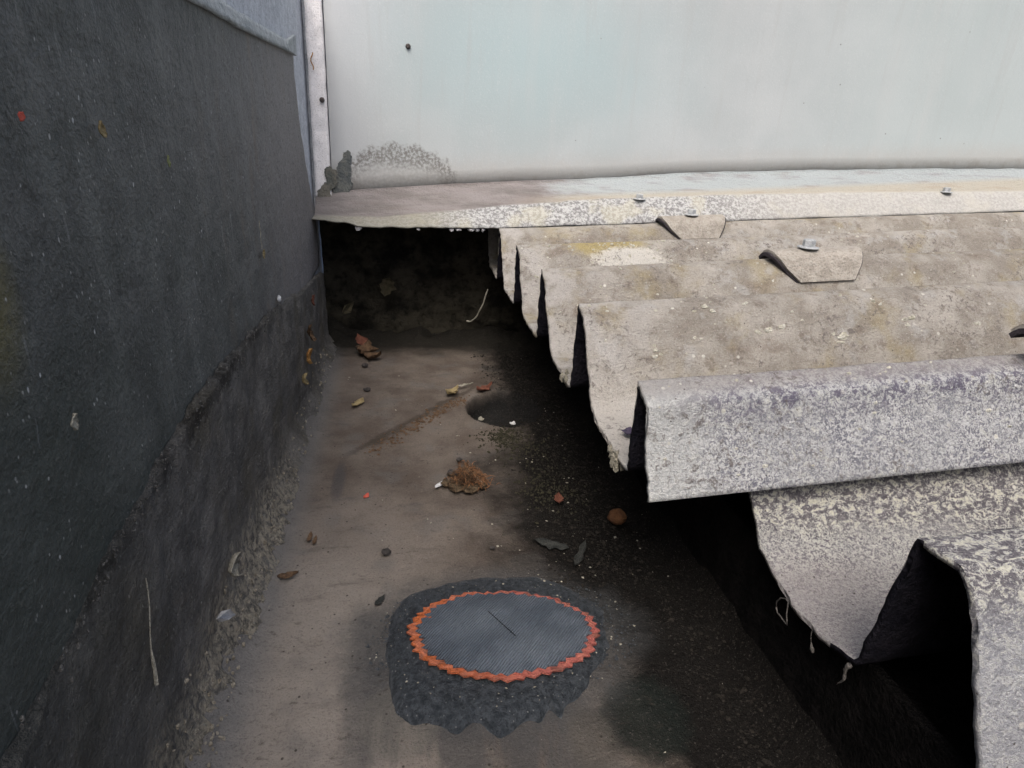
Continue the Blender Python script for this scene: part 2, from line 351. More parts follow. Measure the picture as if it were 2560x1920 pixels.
# ============================================================= SETTING / STRUCTURE
# ---- parapet wall at the left
XW = -1.0
CRK = [(-2, -1.6), (1.2, -1.50), (1.45, -1.47), (1.86, -1.38), (2.3, -1.33), (2.9, -1.26), (3.9, -1.27), (5.07, -1.36), (6.2, -1.50), (8, -1.7)]
TOP = [(-3, .42), (2, .50), (3.85, .575), (4.7, .59), (7.0, .68), (9, .7)]
parapet = thing('parapet_wall', (XW, 3, -ZF), 'dark bitumen-lined parapet wall on the left of the gutter', 'wall')
v, f = box(-1.9, XW-.045, -3.2, 10.4, -ZF-.6, 1.55); obj('masonry_core', v, f, UPP, parapet)
def yend(z):   # free vertical edge of the lining near the corner
    return interp([(-2.7, 7.99), (-1.5, 7.97), (-1.26, 7.93), (-.96, 7.78), (-.58, 7.42), (-.05, 7.05), (.42, 6.92), (1, 6.9)], z)
def lin(u, v_):
    z0 = -1.62; y0 = -3.0
    # v: bottom->top ; u: near->far (denser far away is not needed)
    yy = y0+(7.95-y0)*u
    zt = interp(TOP, yy); z = z0+(zt-z0)*v_
    ye = yend(z); y = y0+(ye-y0)*u
    x = XW+.012*fb((1, y, z), .8)+.006*fb((4, y, z), 6)
    return (x, y, z)
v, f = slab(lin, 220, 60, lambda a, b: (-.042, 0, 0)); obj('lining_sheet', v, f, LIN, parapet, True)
def low(u, v_):
    y = -3.0+10.98*u; zt = interp(CRK, y)+.035*fb((0, y, 5), 2.5)+.015*fb((0, y, 5), 14)
    z = -ZF+.03+(zt+ZF-.03)*v_
    x = XW+.030+.020*(1-v_)+.030*fb((2, y, z*.7), 1.3)+.008*fb((3, y, z), 7)
    ft = max(0, 1-(z+ZF)/.42)*(1 if y < 4.2 else .5); x += ft*(.01+.035*fb((3, y, z*.5), 5)+.03*fb((3, y, z*.35), 16))
    ck = math.exp(-((v_-.96)/.04)**2); x += .6*ck*(.006*fb((8, y, z), 9)+.008*fb((8, y, z), 25)+.001)
    if v_ < .18: x += .10*((.18-v_)/.18)**2
    if v_ > .985: x = XW+.004
    return (x, y, z)
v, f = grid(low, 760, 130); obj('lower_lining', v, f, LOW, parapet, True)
def cov(u, v_):
    y = -2.9+9.75*u; zt = interp(TOP, y); return (XW+.028+.008*fb((1, y, 0), 3)-.02*v_, y, zt-.035+.10*v_+.012*fb((0, y, 2), 2))
v, f = slab(cov, 120, 4, lambda a, b: (-.06, 0, .01)); obj('cover_strip', v, f, COVER, parapet, True)
# folded-over flap of the cover strip at its far end
fl = [(XW+.03, 6.45, .64), (XW+.045, 6.85, .63), (XW+.05, 6.80, .80), (XW+.03, 6.5, .72)]
v, f = fl+[(x-.03, y, z) for x, y, z in fl], [(0, 1, 2, 3), (7, 6, 5, 4), (0, 4, 5, 1), (1, 5, 6, 2), (2, 6, 7, 3), (3, 7, 4, 0)]
obj('strip_flap', v, f, COVER, parapet)

# ---- gable wall at the back
gable = thing('gable_wall', (3, 8, -1), 'pale grey-blue painted panel wall across the back', 'wall')
def wallbottom(x): return interp([(-1.02, -.76), (-.714, -.71), (.505, -.585), (1.52, -.49), (2.47, -.421), (3.68, -.294), (5.43, -.168), (7.3, -.06), (9.05, .026), (15, .3)], x)
v, f = slab(lambda a, b: (-.80+15.3*a, 8.0-.006*math.sin(a*40), wallbottom(-.80+15.3*a)-.06+4.6*b), 80, 20, lambda a, b: (0, .08, 0)); obj('cladding_panel', v, f, CLAD, gable, True)
v, f = slab(lambda a, b: (-1.0+.185*a+.006*fb((a, b*9, 0), 2), 7.965+.012*fb((a, b*30, 0), 1.5), -.80+4.7*b), 6, 90, lambda a, b: (0, .13, 0)); obj('corner_strip', v, f, TRIM, gable, True)
v, f = box(-1.04, 14.5, 8.09, 8.7, -1.0, 4.2); obj('backing_wall', v, f, UPP, gable)
for (x, z) in ((.119, .926), (-.864, .301)):
    y = 8.0 if x > -.5 else 7.965
    vs = []
    for r, dy in ((.026, .005), (.030, -.012), (.022, -.030), (.010, -.035)):
        for i in range(14):
            a = 2*math.pi*i/14; vs.append((x+r*math.cos(a), y+dy, z+r*math.sin(a)))
    fs = [(k*14+i, k*14+(i+1) % 14, (k+1)*14+(i+1) % 14, (k+1)*14+i) for k in range(3) for i in range(14)]+[tuple(range(42, 56))]
    obj('nail_head', vs, fs, RUST, gable, True)

# ---- box gutter
gutter = thing('box_gutter', (.4, 4, -ZF), 'wide silted box gutter running between the dark wall and roof edge', 'gutter')
def flo(u, v_):
    x = -1.02+3.0*u; y = -3.0+13.2*v_
    z = -ZF+.020*fb((x, y, 0), .9)+.010*fb((x, y, 0), 5)
    if x > .8: z += .03*min(1, (x-.8)/.5)*fb((x, y, 3), 4)+.02*min(1, (x-.8)/.5)
    if x < -.72: z += .22*((-.72-x)/.3)**2
    if x > 1.75: z += .3*((x-1.75)/.25)**2
    dx, dy = (x-1.08)/.40, (y-5.85)/.46; r = math.hypot(dx, dy)   # sunken outlet
    if r < 1: z -= .26*min(1, (1-r)/.10)
    elif r < 1.5 : z += .02*(1.5-r)
    if y > 8.0 and x < 1.9: z += .10*min(1, (y-8)/.4)*(1+fb((x, y, 0), 3))
    return (x, y, z)
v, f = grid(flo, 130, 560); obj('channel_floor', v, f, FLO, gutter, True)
v, f = slab(lambda a, b: (1.93+.02*fb((a*30, b, 0), 1), -3+13.2*a, -ZF-.05+.78*b), 60, 6, lambda a, b: (.05, 0, 0)); obj('side_upstand', v, f, DARK, gutter)
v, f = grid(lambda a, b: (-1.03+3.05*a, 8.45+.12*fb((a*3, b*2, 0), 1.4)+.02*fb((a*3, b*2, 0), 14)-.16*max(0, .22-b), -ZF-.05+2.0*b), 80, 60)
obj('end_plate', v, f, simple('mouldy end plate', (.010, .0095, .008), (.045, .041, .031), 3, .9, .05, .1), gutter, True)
# underside of the gutter tray
v, f = box(-1.04, 2.0, -3.0, 10.2, -ZF-.50, -ZF-.32); obj('tray_underside', v, f, DARK, gutter)

# ---- dark boards and beam beneath the roof and the wall
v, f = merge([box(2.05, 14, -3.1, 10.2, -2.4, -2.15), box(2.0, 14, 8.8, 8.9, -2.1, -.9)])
ob = obj('roof_deck', v, f, DARK, origin=(5, 4, -2.4)); tag(ob, 'deck boards coloured near-black as shade under the roof sheets', 'deck')

# ---- roof sheets
SL = .0651
CA = [7.44, 6.24, 5.05, 3.88, 2.71]
def profA():
    pts = [(8.6, -1.0), (8.45, -1.1), (8.3, -1.35), (8.15, -1.52), (8.0, -1.57), (7.8, -1.58)]
    for k, y in enumerate(CA):
        d = -.095 if k == 4 else 0
        pts += [(y+.06, -1.605), (y-.012, -1.60), (y-.004, -1.25), (y, -1.0+d)]
        if k < 4: pts += [(y-.07, -1.015), (y-.13, -1.035), (y-.19, -1.085)]
        else: pts += [(y-.155, -1.165), (y-.20, -1.32)]
        if k < 4: pts += [(y-.30, -1.225), (y-.42, -1.396), (y-.505, -1.53), (y-.60, -1.585), (y-.85, -1.60)]
        else: pts += [(y-.28, -1.475), (y-.35, -1.604)]
    return pts
def profB():
    pts = []
    for y in (2.74, 1.51, .30, -.90, -2.1):
        pts += [(y+.06, -1.885), (y+.03, -1.555), (y, -1.222), (y-.1, -1.215), (y-.215, -1.215), (y-.25, -1.26), (y-.315, -1.39), (y-.39, -1.56), (y-.47, -1.74), (y-.55, -1.87), (y-.66, -1.93), (y-.80, -1.945), (y-1.0, -1.93), (y-1.12, -1.89)]
    return [(2.64, -1.44), (2.54, -1.53), (2.45, -1.66), (2.35, -1.77), (2.27, -1.85)]+[p for p in pts if p[0] < 2.2]
def resample(p, step):
    out = [p[0]]
    for a, b in zip(p, p[1:]):
        n = max(1, int(math.hypot(b[0]-a[0], b[1]-a[1])/step))
        for k in range(1, n+1): out.append((a[0]+(b[0]-a[0])*k/n, a[1]+(b[1]-a[1])*k/n))
    return out
def smoothp(p, it=2):
    for _ in range(it):
        p = [p[0]]+[((a[0]+2*b[0]+c[0])/4, (a[1]+2*b[1]+c[1])/4) for a, b, c in zip(p, p[1:], p[2:])]+[p[-1]]
    return p
def normals(p):
    ns = []
    for k in range(len(p)):
        a = p[max(k-1, 0)]; b = p[min(k+1, len(p)-1)]; ty, tz = b[0]-a[0], b[1]-a[1]; l = math.hypot(ty, tz) or 1
        ns.append((tz/l, -ty/l))    # points up and towards the lens when Y falls
    return ns
def build_sheet(part, mat, parent, prof, x0, x1, thick, nx, seed, zr):
    n = normals(prof); J = len(prof)
    def fn(u, v_):
        k = int(round(v_*(J-1))); y, z = prof[k]; x = x0+(x1-x0)*(u**1.7)
        if u == 0: x += .010*fb((y*2, seed, z*2), 3)+.008*fb((y, seed, z), 22)
        d = .005*fb((x, y+seed, z), 5)+.006*fb((x*.5, y+seed, z), 1)
        return (x, y+n[k][0]*d, z+SL*(x-zr)+n[k][1]*d)
    def off(u, v_):
        k = int(round(v_*(J-1))); return (0, -n[k][0]*thick, -n[k][1]*thick)
    v, f = slab(fn, nx, J, off); o = obj(part, v, f, mat, parent, True)
    o.data.materials.append(SHU); nf = (nx-1)*(J-1)
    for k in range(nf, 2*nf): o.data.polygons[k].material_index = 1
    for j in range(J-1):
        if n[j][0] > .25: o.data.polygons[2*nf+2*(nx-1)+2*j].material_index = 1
    return o
PA = smoothp(resample(profA(), .022), 1); PB = smoothp(resample(profB(), .03), 1)
sheetA = thing('roof_sheet', (6, 5, -1.2), 'beige weathered corrugated roof sheet with lichen spots, far and upper one', 'roof sheet', 'corrugated roof sheets beside the gutter')
build_sheet('corrugated_panel', SHF, sheetA, PA, 1.19, 14, .030, 130, 1.3, 1.19)
sheetB = thing('roof_sheet', (6, 1, -1.4), 'pale crusted corrugated roof sheet at lower right, tucked under the beige one', 'roof sheet', 'corrugated roof sheets beside the gutter')
build_sheet('corrugated_panel', SHN, sheetB, PB, 1.80, 12, .024, 110, 6.1, 1.80)
for p_ in (sheetA, sheetB):
    for c_ in p_.children: c_.data.polygons.foreach_set('use_smooth', [True]*len(c_.data.polygons))
def surfA(x, y):
    """height of the upper sheet"""
    for (a, b), (c, d) in zip(PA, PA[1:]):
        if c <= y <= a and a != c: return b+(d-b)*(y-a)/(c-a)+SL*(x-1.19)
    return -1

# ---- apron flashing between gable wall and roof
L2 = [(-1.0, -.968), (-.234, -.962), (.64, -.852), (1.238, -.771), (2.528, -.631), (4.172, -.516), (5.93, -.409), (8.89, -.258), (15, 0.05)]
L3 = [(-.98, -.975), (-.62, -.99), (-.5, -1.03), (-.319, -1.035), (1.18, -1.0), (1.6, -.948), (3.25, -.822), (4.06, -.775), (5.77, -.64), (8.64, -.46), (15, -.05)]
ap = thing('apron_flashing', (3, 7.75, -.7), 'stained metal apron flashing along the foot of the pale wall', 'flashing')
def apf(u, v_):
    x = -1.0+15.2*u**1.35; zw = wallbottom(x)-.005; z2 = interp(L2, x); z3 = interp(L3, x)
    if x < 1.25: z3 += .012*fb((x, 1, 1), 6)
    else: z3 = interp(L3, x)+(-1+SL*(x-1.19)+.004-interp(L3, x))*min(1, (x-1.25)/.3)
    if v_ < .06: y, z = 7.985, zw+.02*(1-v_/.06)
    elif v_ < .55:
        t = (v_-.06)/.49; y, z = 7.98-.24*t, zw+(z2-zw)*t
    elif v_ < .62:
        t = (v_-.55)/.07; y, z = 7.74-.03*t, z2+.012*math.sin(t*3.14)
    else:
        t = (v_-.62)/.38; y, z = 7.71-.26*t, z2+(z3-z2)*(t**1.3)
    return (x, y, z+.008*fb((x, y, z), 3))
v, f = slab(apf, 240, 32, lambda a, b: (0, .01, -.014)); obj('apron_sheet', v, f, FLA, ap, True)
# torn lip hanging at the left end, ragged mortar under the edge
for k, x in enumerate((.62, .70, .86, .93, 1.0, .22, -.48)):
    v, f = blobmesh((x, 7.50, interp(L3, x)-.035), (random.uniform(.02, .05), .03, random.uniform(.015, .035)), k, 2, .8); obj('mortar_crumb', v, f, TRIM, ap)
HEX = [(.052, 0), (.052, .05), (.045, .06)]
def bolt(loc, label, r=1.0):
    t = thing('roof_bolt', loc, label, 'bolt', 'bolts through the roofing')
    v, f = disc(loc, [(.085*r, 0), (.09*r, .006), (.085*r, .014), (.05*r, .018)], 22); obj('washer', v, f, STEEL, t)
    v, f = disc((loc[0], loc[1], loc[2]+.018), [(.052*r, 0), (.052*r, .048*r), (.044*r, .058*r)], 6, .3); obj('hex_head', v, f, STEEL, t)
    return t
bolt((3.03, 7.68, -.615), 'small worn bolt on the apron flashing, left of the others up there', .9)
bolt((7.53, 7.68, -.335), 'small dark bolt on the apron flashing near the right edge', .9)

# ---- saddles clamped over crests
def saddle(x0, x1, y, label, blabel):
    """y = far edge of the crest; a bent plate over the crest and down its near slope"""
    t = thing('roof_saddle', ((x0+x1)/2, y-.1, -.9), label, 'saddle plate', 'saddle plates over the roof crests')
    pr = [(y+.05, -1.0), (y+.01, -.955), (y-.03, -.945), (y-.13, -.955), (y-.17, -.99), (y-.20, -1.04), (y-.26, -1.18)]
    pr = smoothp(resample(pr, .03), 1); n = normals(pr); J = len(pr)
    def mk(lo, hi, ins):
        def fn(u, v_):
            k = int(round(v_*(J-1))); yy, z = pr[k]; s = v_
            a = x0+ins+.20*max(0, s-.45)**1.0*2; b = x1-ins-.10*max(0, s-.45)*2
            x = a+(b-a)*u; return (x, yy+n[k][0]*lo, z+n[k][1]*lo+SL*(x-1.19))
        return slab(fn, 10, J, lambda u, v_: (0, n[int(round(v_*(J-1)))][0]*(hi-lo), n[int(round(v_*(J-1)))][1]*(hi-lo)))
    v, f = mk(.008, .034, 0); obj('bent_plate', v, f, SADM, t)
    v, f = mk(-.02, .010, -.024); obj('gap_shade', v, f, SADE, t)  # dark layer standing in for the shaded gap under the plate
    return t
saddle(3.22, 4.05, 7.44, 'grey saddle plate just below the apron flashing', '')
saddle(3.26, 4.12, 5.05, 'grey saddle plate in the middle of the roof, dark gap round it', '')
saddle(3.40, 4.4, 2.68, 'saddle plate cut off by the right picture edge, only its dark rim showing', '')
def zc(x): return -1+SL*(x-1.19)+.092
b2 = bolt((3.62, 4.97, zc(3.62)), 'hex bolt with round washer on the middle saddle plate', 1.05)
bolt((3.62, 7.36, zc(3.62)), 'hex bolt with washer on the saddle plate below the flashing', 1.0)
bolt((3.8, 2.63, zc(3.8)), 'hex bolt on the saddle plate at the right edge', 1.0)

# ============================================================= REPAIR PATCH
cx, cy, zp = .565, 2.645, -2.655
_rim = [(.70, .0), (.73, .19), (.46, .48), (.10, .54), (-.33, .52), (-.62, .40), (-.68, .15), (-.66, -.12), (-.63, -.42), (-.2, -.50), (.22, -.48), (.48, -.33), (.64, -.15)]
SLR = sorted((math.atan2(y, x) % (2*math.pi), math.hypot(x, y)) for x, y in _rim)
SLR = [(SLR[-1][0]-2*math.pi, SLR[-1][1])]+SLR+[(SLR[0][0]+2*math.pi, SLR[0][1])]
def sealant():
    T = 220; R = 26; vs = []; fs = []
    out = []
    for i in range(T):
        a = 2*math.pi*i/T; c, s = math.cos(a), math.sin(a)
        r = interp(SLR, a % (2*math.pi)); r *= 1+.03*fb((c*1.5, s*1.5, 3), 1.5)+.010*fb((c, s, 8), 9)
        x = r*c; y = r*s
        out.append((x, y))
    fingers = [(-.56, -.05, .05), (-.34, -.09, .07), (-.12, -.13, .09), (.10, -.05, .04), (.22, -.08, .03)]
    for i, (x, y) in enumerate(out):
        if y < -.30:
            for fx, d, w_ in fingers: y += d*math.exp(-((x-fx)/w_)**2)
        out[i] = (x, y)
    for k in range(R+1):
        t = k/R
        for (x, y) in out:
            X, Y = cx+x*t, cy+y*t
            h = .018*(1-t**4)+.010*fb((X, Y, 0), 5)*(1-t**6)+.008*fb((X, Y, 0), 18)*(1-t**8)
            if t > .6: h += .012*math.sin((t-.6)/.4*math.pi)*(1 if y < 0 else .5)
            vs.append((X, Y, zp-.02+h-.055*t**14))
    for k in range(R):
        for i in range(T):
            j = (i+1) % T; fs.append((k*T+i, k*T+j, (k+1)*T+j, (k+1)*T+i))
    return vs, fs
v, f = sealant(); ob = obj('sealant_bed', v, f, SEAL, origin=(cx, cy, zp), smooth=True)
tag(ob, 'dark grey smear of sealant around and under the round patch', 'sealant')
patch = thing('repair_patch', (cx, cy, zp), 'round dark rubber patch with a zigzag orange rim on the gutter floor', 'patch')
RX, RY = .545, .335
def zig(i, N, base, amp): return base+(amp if i % 2 == 0 else -amp)
def patchshape(r_out, r_in, z_fn, N=88, amp=.03, rings=8):
    vs = []; fs = []; K = N
    for k in range(rings+1):
        t = k/rings; rr = r_in+(r_out-r_in)*t
        for i in range(K):
            a = 2*math.pi*i/K+.016*math.sin(i*1.7)+.01*math.sin(i*.6)
            am = amp if r_in > 0 else amp*t**3
            r = rr+(am if i % 2 == 0 else -am)*(1+.55*math.sin(i*2.3))+.014*math.sin(a*3+1)+.008*math.sin(a*7)
            x, y = r*RX*math.cos(a), r*RY*math.sin(a); ca, sa = math.cos(-.10), math.sin(-.10)
            X, Y = cx+x*ca-y*sa, cy+x*sa+y*ca
            vs.append((X, Y, z_fn(X, Y, rr, a)))
    for k in range(rings):
        for i in range(K):
            j = (i+1) % K; fs.append((k*K+i, k*K+j, (k+1)*K+j, (k+1)*K+i))
    n = len(vs); vs += [(x, y, z-.012) for x, y, z in vs]
    fs += [(n+rings*K+i, n+rings*K+(i+1) % K, rings*K+(i+1) % K, rings*K+i) for i in range(K)]
    fs = [tuple(g) for g in fs]+[(i, (i+1) % K, n+(i+1) % K, n+i) for i in range(K)] if r_in > 0 else fs+[tuple(range(K))[::-1]]
    return vs, fs
m = Mat('orange rubber rim'); n1 = m.noise(20, 4, .6); fx = m.noise(60, 3, .7)
c = m.mix(m.step(m.X, .1, .8), (.46, .12, .035), (.36, .10, .085)); c = m.mix(m.mul(m.step(n1, .4, .65), .5), c, (.50, .20, .14))
c = m.mix(m.mul(m.step(fx, .5, .3), .5), c, (.16, .04, .025)); c = m.mix(m.mul(m.step(m.noise(9, 5, .7), .52, .62), .6), c, (.16, .08, .06)); ORG = m.out(c, .7, m.math('ADD', n1, fx), .03, .9, .3)
m = Mat('ribbed black rubber'); n1 = m.noise(6, 4, .6); fx = m.noise(90, 3, .7)
wv = m.t.nodes.new('ShaderNodeTexWave'); wv.inputs['Scale'].default_value = 22; wv.inputs['Distortion'].default_value = 2.5; wv.inputs['Detail'].default_value = 3
rot = m.t.nodes.new('ShaderNodeVectorRotate'); rot.inputs['Angle'].default_value = .75; m.L(m.P, rot.inputs[0]); m.L(rot.outputs[0], wv.inputs['Vector'])
rotv = wv.outputs['Fac']
c = m.mix(m.step(n1, .35, .65), (.075, .094, .118), (.125, .150, .182)); c = m.mix(m.mul(m.mul(m.step(rotv, .6, .1), m.step(m.noise(3, off=(1, 1, 5)), .4, .6, .2, 1)), .6), c, (.025, .03, .04))
c = m.mix(m.mul(m.blob((.42, 2.72, -2.6), (.22, .12, BIG), .6, n1), .45), c, (.16, .19, .22)); c = m.mix(m.mul(m.blob((.72, 2.5, -2.6), (.18, .1, BIG), .6, n1), .4), c, (.16, .19, .22))
c = m.mix(m.mul(m.step(fx, .5, .3), .4), c, (.03, .03, .035))
RUB = m.out(c, .5, m.math('ADD', m.mul(rotv, .8), m.mul(m.noise(4, 3), 3)), .016, .8, .5)
v, f = patchshape(1.0, .86, lambda X, Y, r, a: zp+.030+.003*math.sin(a*30)+.012*fb((X, Y, 0), 7), amp=.026, rings=4); obj('orange_rim', v, f, ORG, patch)
v, f = patchshape(.905, 0, lambda X, Y, r, a: zp+.037+.020*(1-r*r)+.010*fb((X, Y, 2), 2.5), amp=.028, rings=16); obj('rubber_disc', v, f, RUB, patch, False)
# thin scribe line across the rubber
pts = [(cx-.075+.13*t, cy+.13-.21*t, zp+.062) for t in [i/8 for i in range(9)]]
v, f = tube(pts, [.0022]*9, 5); obj('scribe_line', v, f, DARK, patch)

# ============================================================= LITTER
def leafmesh(c, L, wd, rot, curl=.3, tilt=0, lobes=0, up=(0, 0, 1)):
    """curved leaf blade, double sided with thickness; up = surface normal"""
    curl *= .45; up = Vector(up).normalized(); a = up.orthogonal().normalized(); b = up.cross(a)
    ax = a*math.cos(rot)+b*math.sin(rot); ay = up.cross(ax)
    def fn(u, v_):
        s = u*2-1; t = v_*2-1
        wv_ = wd*max(0.02, (1-abs(s)**2.2))*(1-.25*s)
        wv_ *= 1+.5*noise.noise(Vector((s*3.5, c[0]*5+(3 if t > 0 else 0), c[1]*5)))
        if lobes: wv_ *= 1+.3*math.sin(s*lobes*4.1+c[1])
        z = curl*L*(s*s*.5)+curl*wd*t*t*.8+.08*L*noise.noise(Vector((s*2+c[0]*9, t*2, c[1]*7)))+tilt*s*L*.5
        p = Vector(c)+ax*(s*L/2)+ay*(t*wv_/2)+up*(z+.004)
        return tuple(p)
    th = -up*.004
    return slab(fn, 21, 7, lambda a_, b_: tuple(th))
LM = {}
def lmat(name, a, b, r=.7):
    if name not in LM: LM[name] = simple(name, a, b, 22, r, .02)
    return LM[name]
YEL = lmat('yellow leaf', (.27, .21, .10), (.38, .31, .17)); BRN = lmat('brown leaf', (.09, .055, .032), (.17, .105, .06))
RED = lmat('red brown leaf', (.13, .045, .03), (.20, .08, .05)); PALE = lmat('pale dry flake', (.30, .285, .23), (.44, .42, .35))
ORL = lmat('orange leaf bit', (.40, .18, .05), (.55, .33, .12)); BLK = lmat('black flake', (.025, .028, .026), (.05, .052, .048))
WHT = lmat('white dropping', (.70, .71, .72), (.80, .81, .82)); GRN = lmat('green leaf bit', (.20, .24, .10), (.33, .36, .18))
def leaf(name, loc, L, wd, rot, mat, label, cat, curl=.3, tilt=0, lobes=0, up=(0, 0, 1), group=None):
    v, f = leafmesh(loc, L, wd, rot, curl, tilt, lobes, up)
    o = obj(name, v, f, mat, origin=loc, smooth=True); return tag(o, label, cat, group)
FZ = -ZF+.015; WL = (1, 0, 0)
LG = 'leaf litter in the gutter'
leaf('dry_leaf', (-.455, 7.62, FZ+.03), .26, .22, .4, BRN, 'crumpled brown leaf pile piece at the mouth of the dark opening', 'leaf', .7, .2, 2, group=LG)
leaf('dry_leaf', (-.36, 7.45, FZ), .24, .18, 2.0, BRN, 'curled brown leaf lying just in front of the leaf at the dark opening', 'leaf', .8, -.2, 2, group=LG)
leaf('dry_leaf', (-.52, 7.80, FZ+.10), .20, .13, 1.3, RED, 'reddish leaf leaning up at the back of the little leaf heap', 'leaf', .5, .6, 1, group=LG)
leaf('yellow_leaf', (-.455, 6.02, FZ), .19, .09, .2, YEL, 'small yellow leaf lying alone on the brown floor below the opening', 'leaf', .5, .1, 1, group=LG)
leaf('dry_leaf', (.56, 6.24, FZ+.02), .22, .11, .1, YEL, 'pale tattered leaf at the end of the silt line, by the sunken outlet', 'leaf', .8, 0, 3, group=LG)
leaf('dry_leaf', (.93, 6.32, FZ+.02), .26, .10, -.1, RED, 'dark red-brown leaf lying behind the sunken outlet', 'leaf', .7, 0, 2, group=LG)
leaf('dry_leaf', (.72, 6.45, FZ+.03), .22, .03, -.4, PALE, 'thin pale straw lying across the leaves at the outlet', 'straw', .1)
leaf('red_chip', (-.285, 4.22, FZ), .075, .035, .3, lmat('bright red chip', (.60, .10, .07), (.70, .16, .11)), 'tiny bright red chip on the floor left of the moss tuft', 'chip', .5)
leaf('white_feather', (.30, 4.33, FZ+.01), .13, .035, .1, WHT, 'small white feather piece left of the orange moss tuft', 'feather', .4)
leaf('orange_leaf', (1.22, 3.97, FZ+.05), .10, .07, .6, RED, 'small red-orange leaf scrap on the dark grit', 'leaf', .6, .3)
leaf('pale_leaf', (-.73, 3.31, FZ+.01), .13, .05, -.5, BRN, 'small brown leaf scrap near the foot of the dark wall', 'leaf', .5)
leaf('seed_husk', (-.65, 3.72, FZ), .12, .035, .7, BRN, 'slim dark seed husk on the pale floor by the wall', 'seed husk', .4, group='pair of husks')
leaf('seed_husk', (-.61, 3.68, FZ), .10, .03, .7, BRN, 'shorter dark husk lying against the slim one', 'seed husk', .4, group='pair of husks')
leaf('dark_flake', (-.146, 3.03, FZ), .10, .04, .2, BLK, 'small black flake left behind the patch', 'flake', .4)
leaf('bark_strip', (1.04, 3.46, FZ+.01), .26, .09, 1.9, BLK, 'upright dark strip of bark behind the patch', 'bark', .2, 0, 0)
leaf('bark_strip', (1.22, 3.33, FZ+.015), .30, .06, .25, BLK, 'lying dark strip of bark beside the upright one', 'bark', .2, 0, 0)
leaf('pale_leaf', (.83, 5.78, FZ-.10), .09, .06, .8, PALE, 'pale flake inside the sunken outlet, left one', 'flake', .5)
leaf('pale_leaf', (1.16, 5.70, FZ-.12), .08, .06, .2, WHT, 'whitish flake inside the sunken outlet, right one', 'flake', .5)
v, f = blobmesh((1.60, 3.66, FZ+.08), (.07, .065, .06), 5, 3, .2); ob = obj('berry', v, f, ORL if False else lmat('brown berry', (.12, .055, .025), (.19, .09, .04), .5), origin=(1.6, 3.66, FZ), smooth=True); tag(ob, 'round orange-brown berry in the dark under the roof edge', 'berry')
leaf('curled_leaf', (1.80, 3.50, -2.02), .18, .10, .2, YEL, 'curled yellowish leaf caught under the corner of the roof sheet', 'leaf', .9, .2, 2)
# on the wall
XL = XW+.02
leaf('yellow_leaf', (XL, 4.66, -.87), .075, .05, .1, YEL, 'little orange-yellow leaf hanging on a web thread on the dark wall', 'leaf', .3, 0, 0, WL, 'leaf bits on the wall')
pts = [(XL+.004, 4.63+.012*math.sin(i*1.9), -.83+.028*i) for i in range(8)]; v, f = tube(pts, [.003]*8, 4); ob = obj('web_thread', v, f, PALE, origin=(XL, 4.64, -.8)); tag(ob, 'pale kinked web thread above the yellow leaf on the wall', 'thread')
v, f = blobmesh((XL+.005, 5.08, -1.31), (.015, .04, .028), 3, 2, .2); ob = obj('bird_dropping', v, f, WHT, origin=(XL, 5.08, -1.31), smooth=True); tag(ob, 'bright white blob of bird dropping low on the dark wall', 'dropping')
leaf('seed_scrap', (XL, 2.985, -.17), .05, .022, .9, GRN, 'tiny green seed on the upper dark wall', 'seed', .3, 0, 0, WL, 'leaf bits on the wall')
leaf('seed_scrap', (XL, 2.385, -.045), .055, .04, 1.1, YEL, 'tan seed scrap high on the left wall', 'seed', .5, 0, 0, WL, 'leaf bits on the wall')
leaf('red_chip', (XL, 1.935, -.017), .03, .022, .1, lmat('bright red chip', 0, 0), 'orange-red speck at the far left of the wall', 'chip', .3, 0, 0, WL)
SH = (1, 0, .25)
leaf('fungus_scrap', (XL+.05, 5.93, -2.12), .15, .10, .4, ORL, 'orange-yellow curled scrap on the lower wall, upper of two', 'scrap', .9, .2, 1, SH, 'orange scraps at the wall foot')
leaf('fungus_scrap', (XL+.06, 5.52, -2.20), .13, .10, 1.0, YEL, 'yellow-orange curled scrap on the lower wall, lower of two', 'scrap', .9, .2, 1, SH, 'orange scraps at the wall foot')
leaf('dead_leaf', (XL+.04, 6.2, -1.96), .26, .12, 1.4, BRN, 'withered olive-brown leaf stuck to the wall foot above the orange scraps', 'leaf', .7, .1, 2, SH)
leaf('dead_leaf', (XL+.04, 6.6, -1.72), .12, .07, .2, RED, 'dark red leaf scrap high above the orange scraps', 'leaf', .7, .1, 1, SH)
leaf('lining_flake', (XL+.06, 2.83, -2.20), .13, .10, .5, PALE, 'cream flake of peeled lining in the dirt ridge', 'flake', .9, .3, 2, SH, 'pale peeled flakes on the lower wall')
leaf('lining_flake', (XL+.05, 2.60, -2.33), .05, .14, 0.1, WHT, 'whitish torn flake standing below the cream one', 'flake', .9, .3, 1, SH, 'pale peeled flakes on the lower wall')
leaf('lining_flake', (XL+.05, 1.75, -.82), .05, .03, .5, PALE, 'pale speck-like flake on the left wall', 'flake', .5, 0, 1, WL, 'pale peeled flakes on the lower wall')
pts = [(XL+.03, 2.02+.01*math.sin(i)-.012*i, -1.60-.055*i) for i in range(9)]; v, f = tube(pts, [.0022+.0007*i*(1 if i > 5 else .2) for i in range(9)], 5)
ob = obj('dry_stalk', v, f, PALE, origin=(XL, 2, -1.6)); tag(ob, 'pale dry stalk hanging on the gritty lower wall', 'stalk')
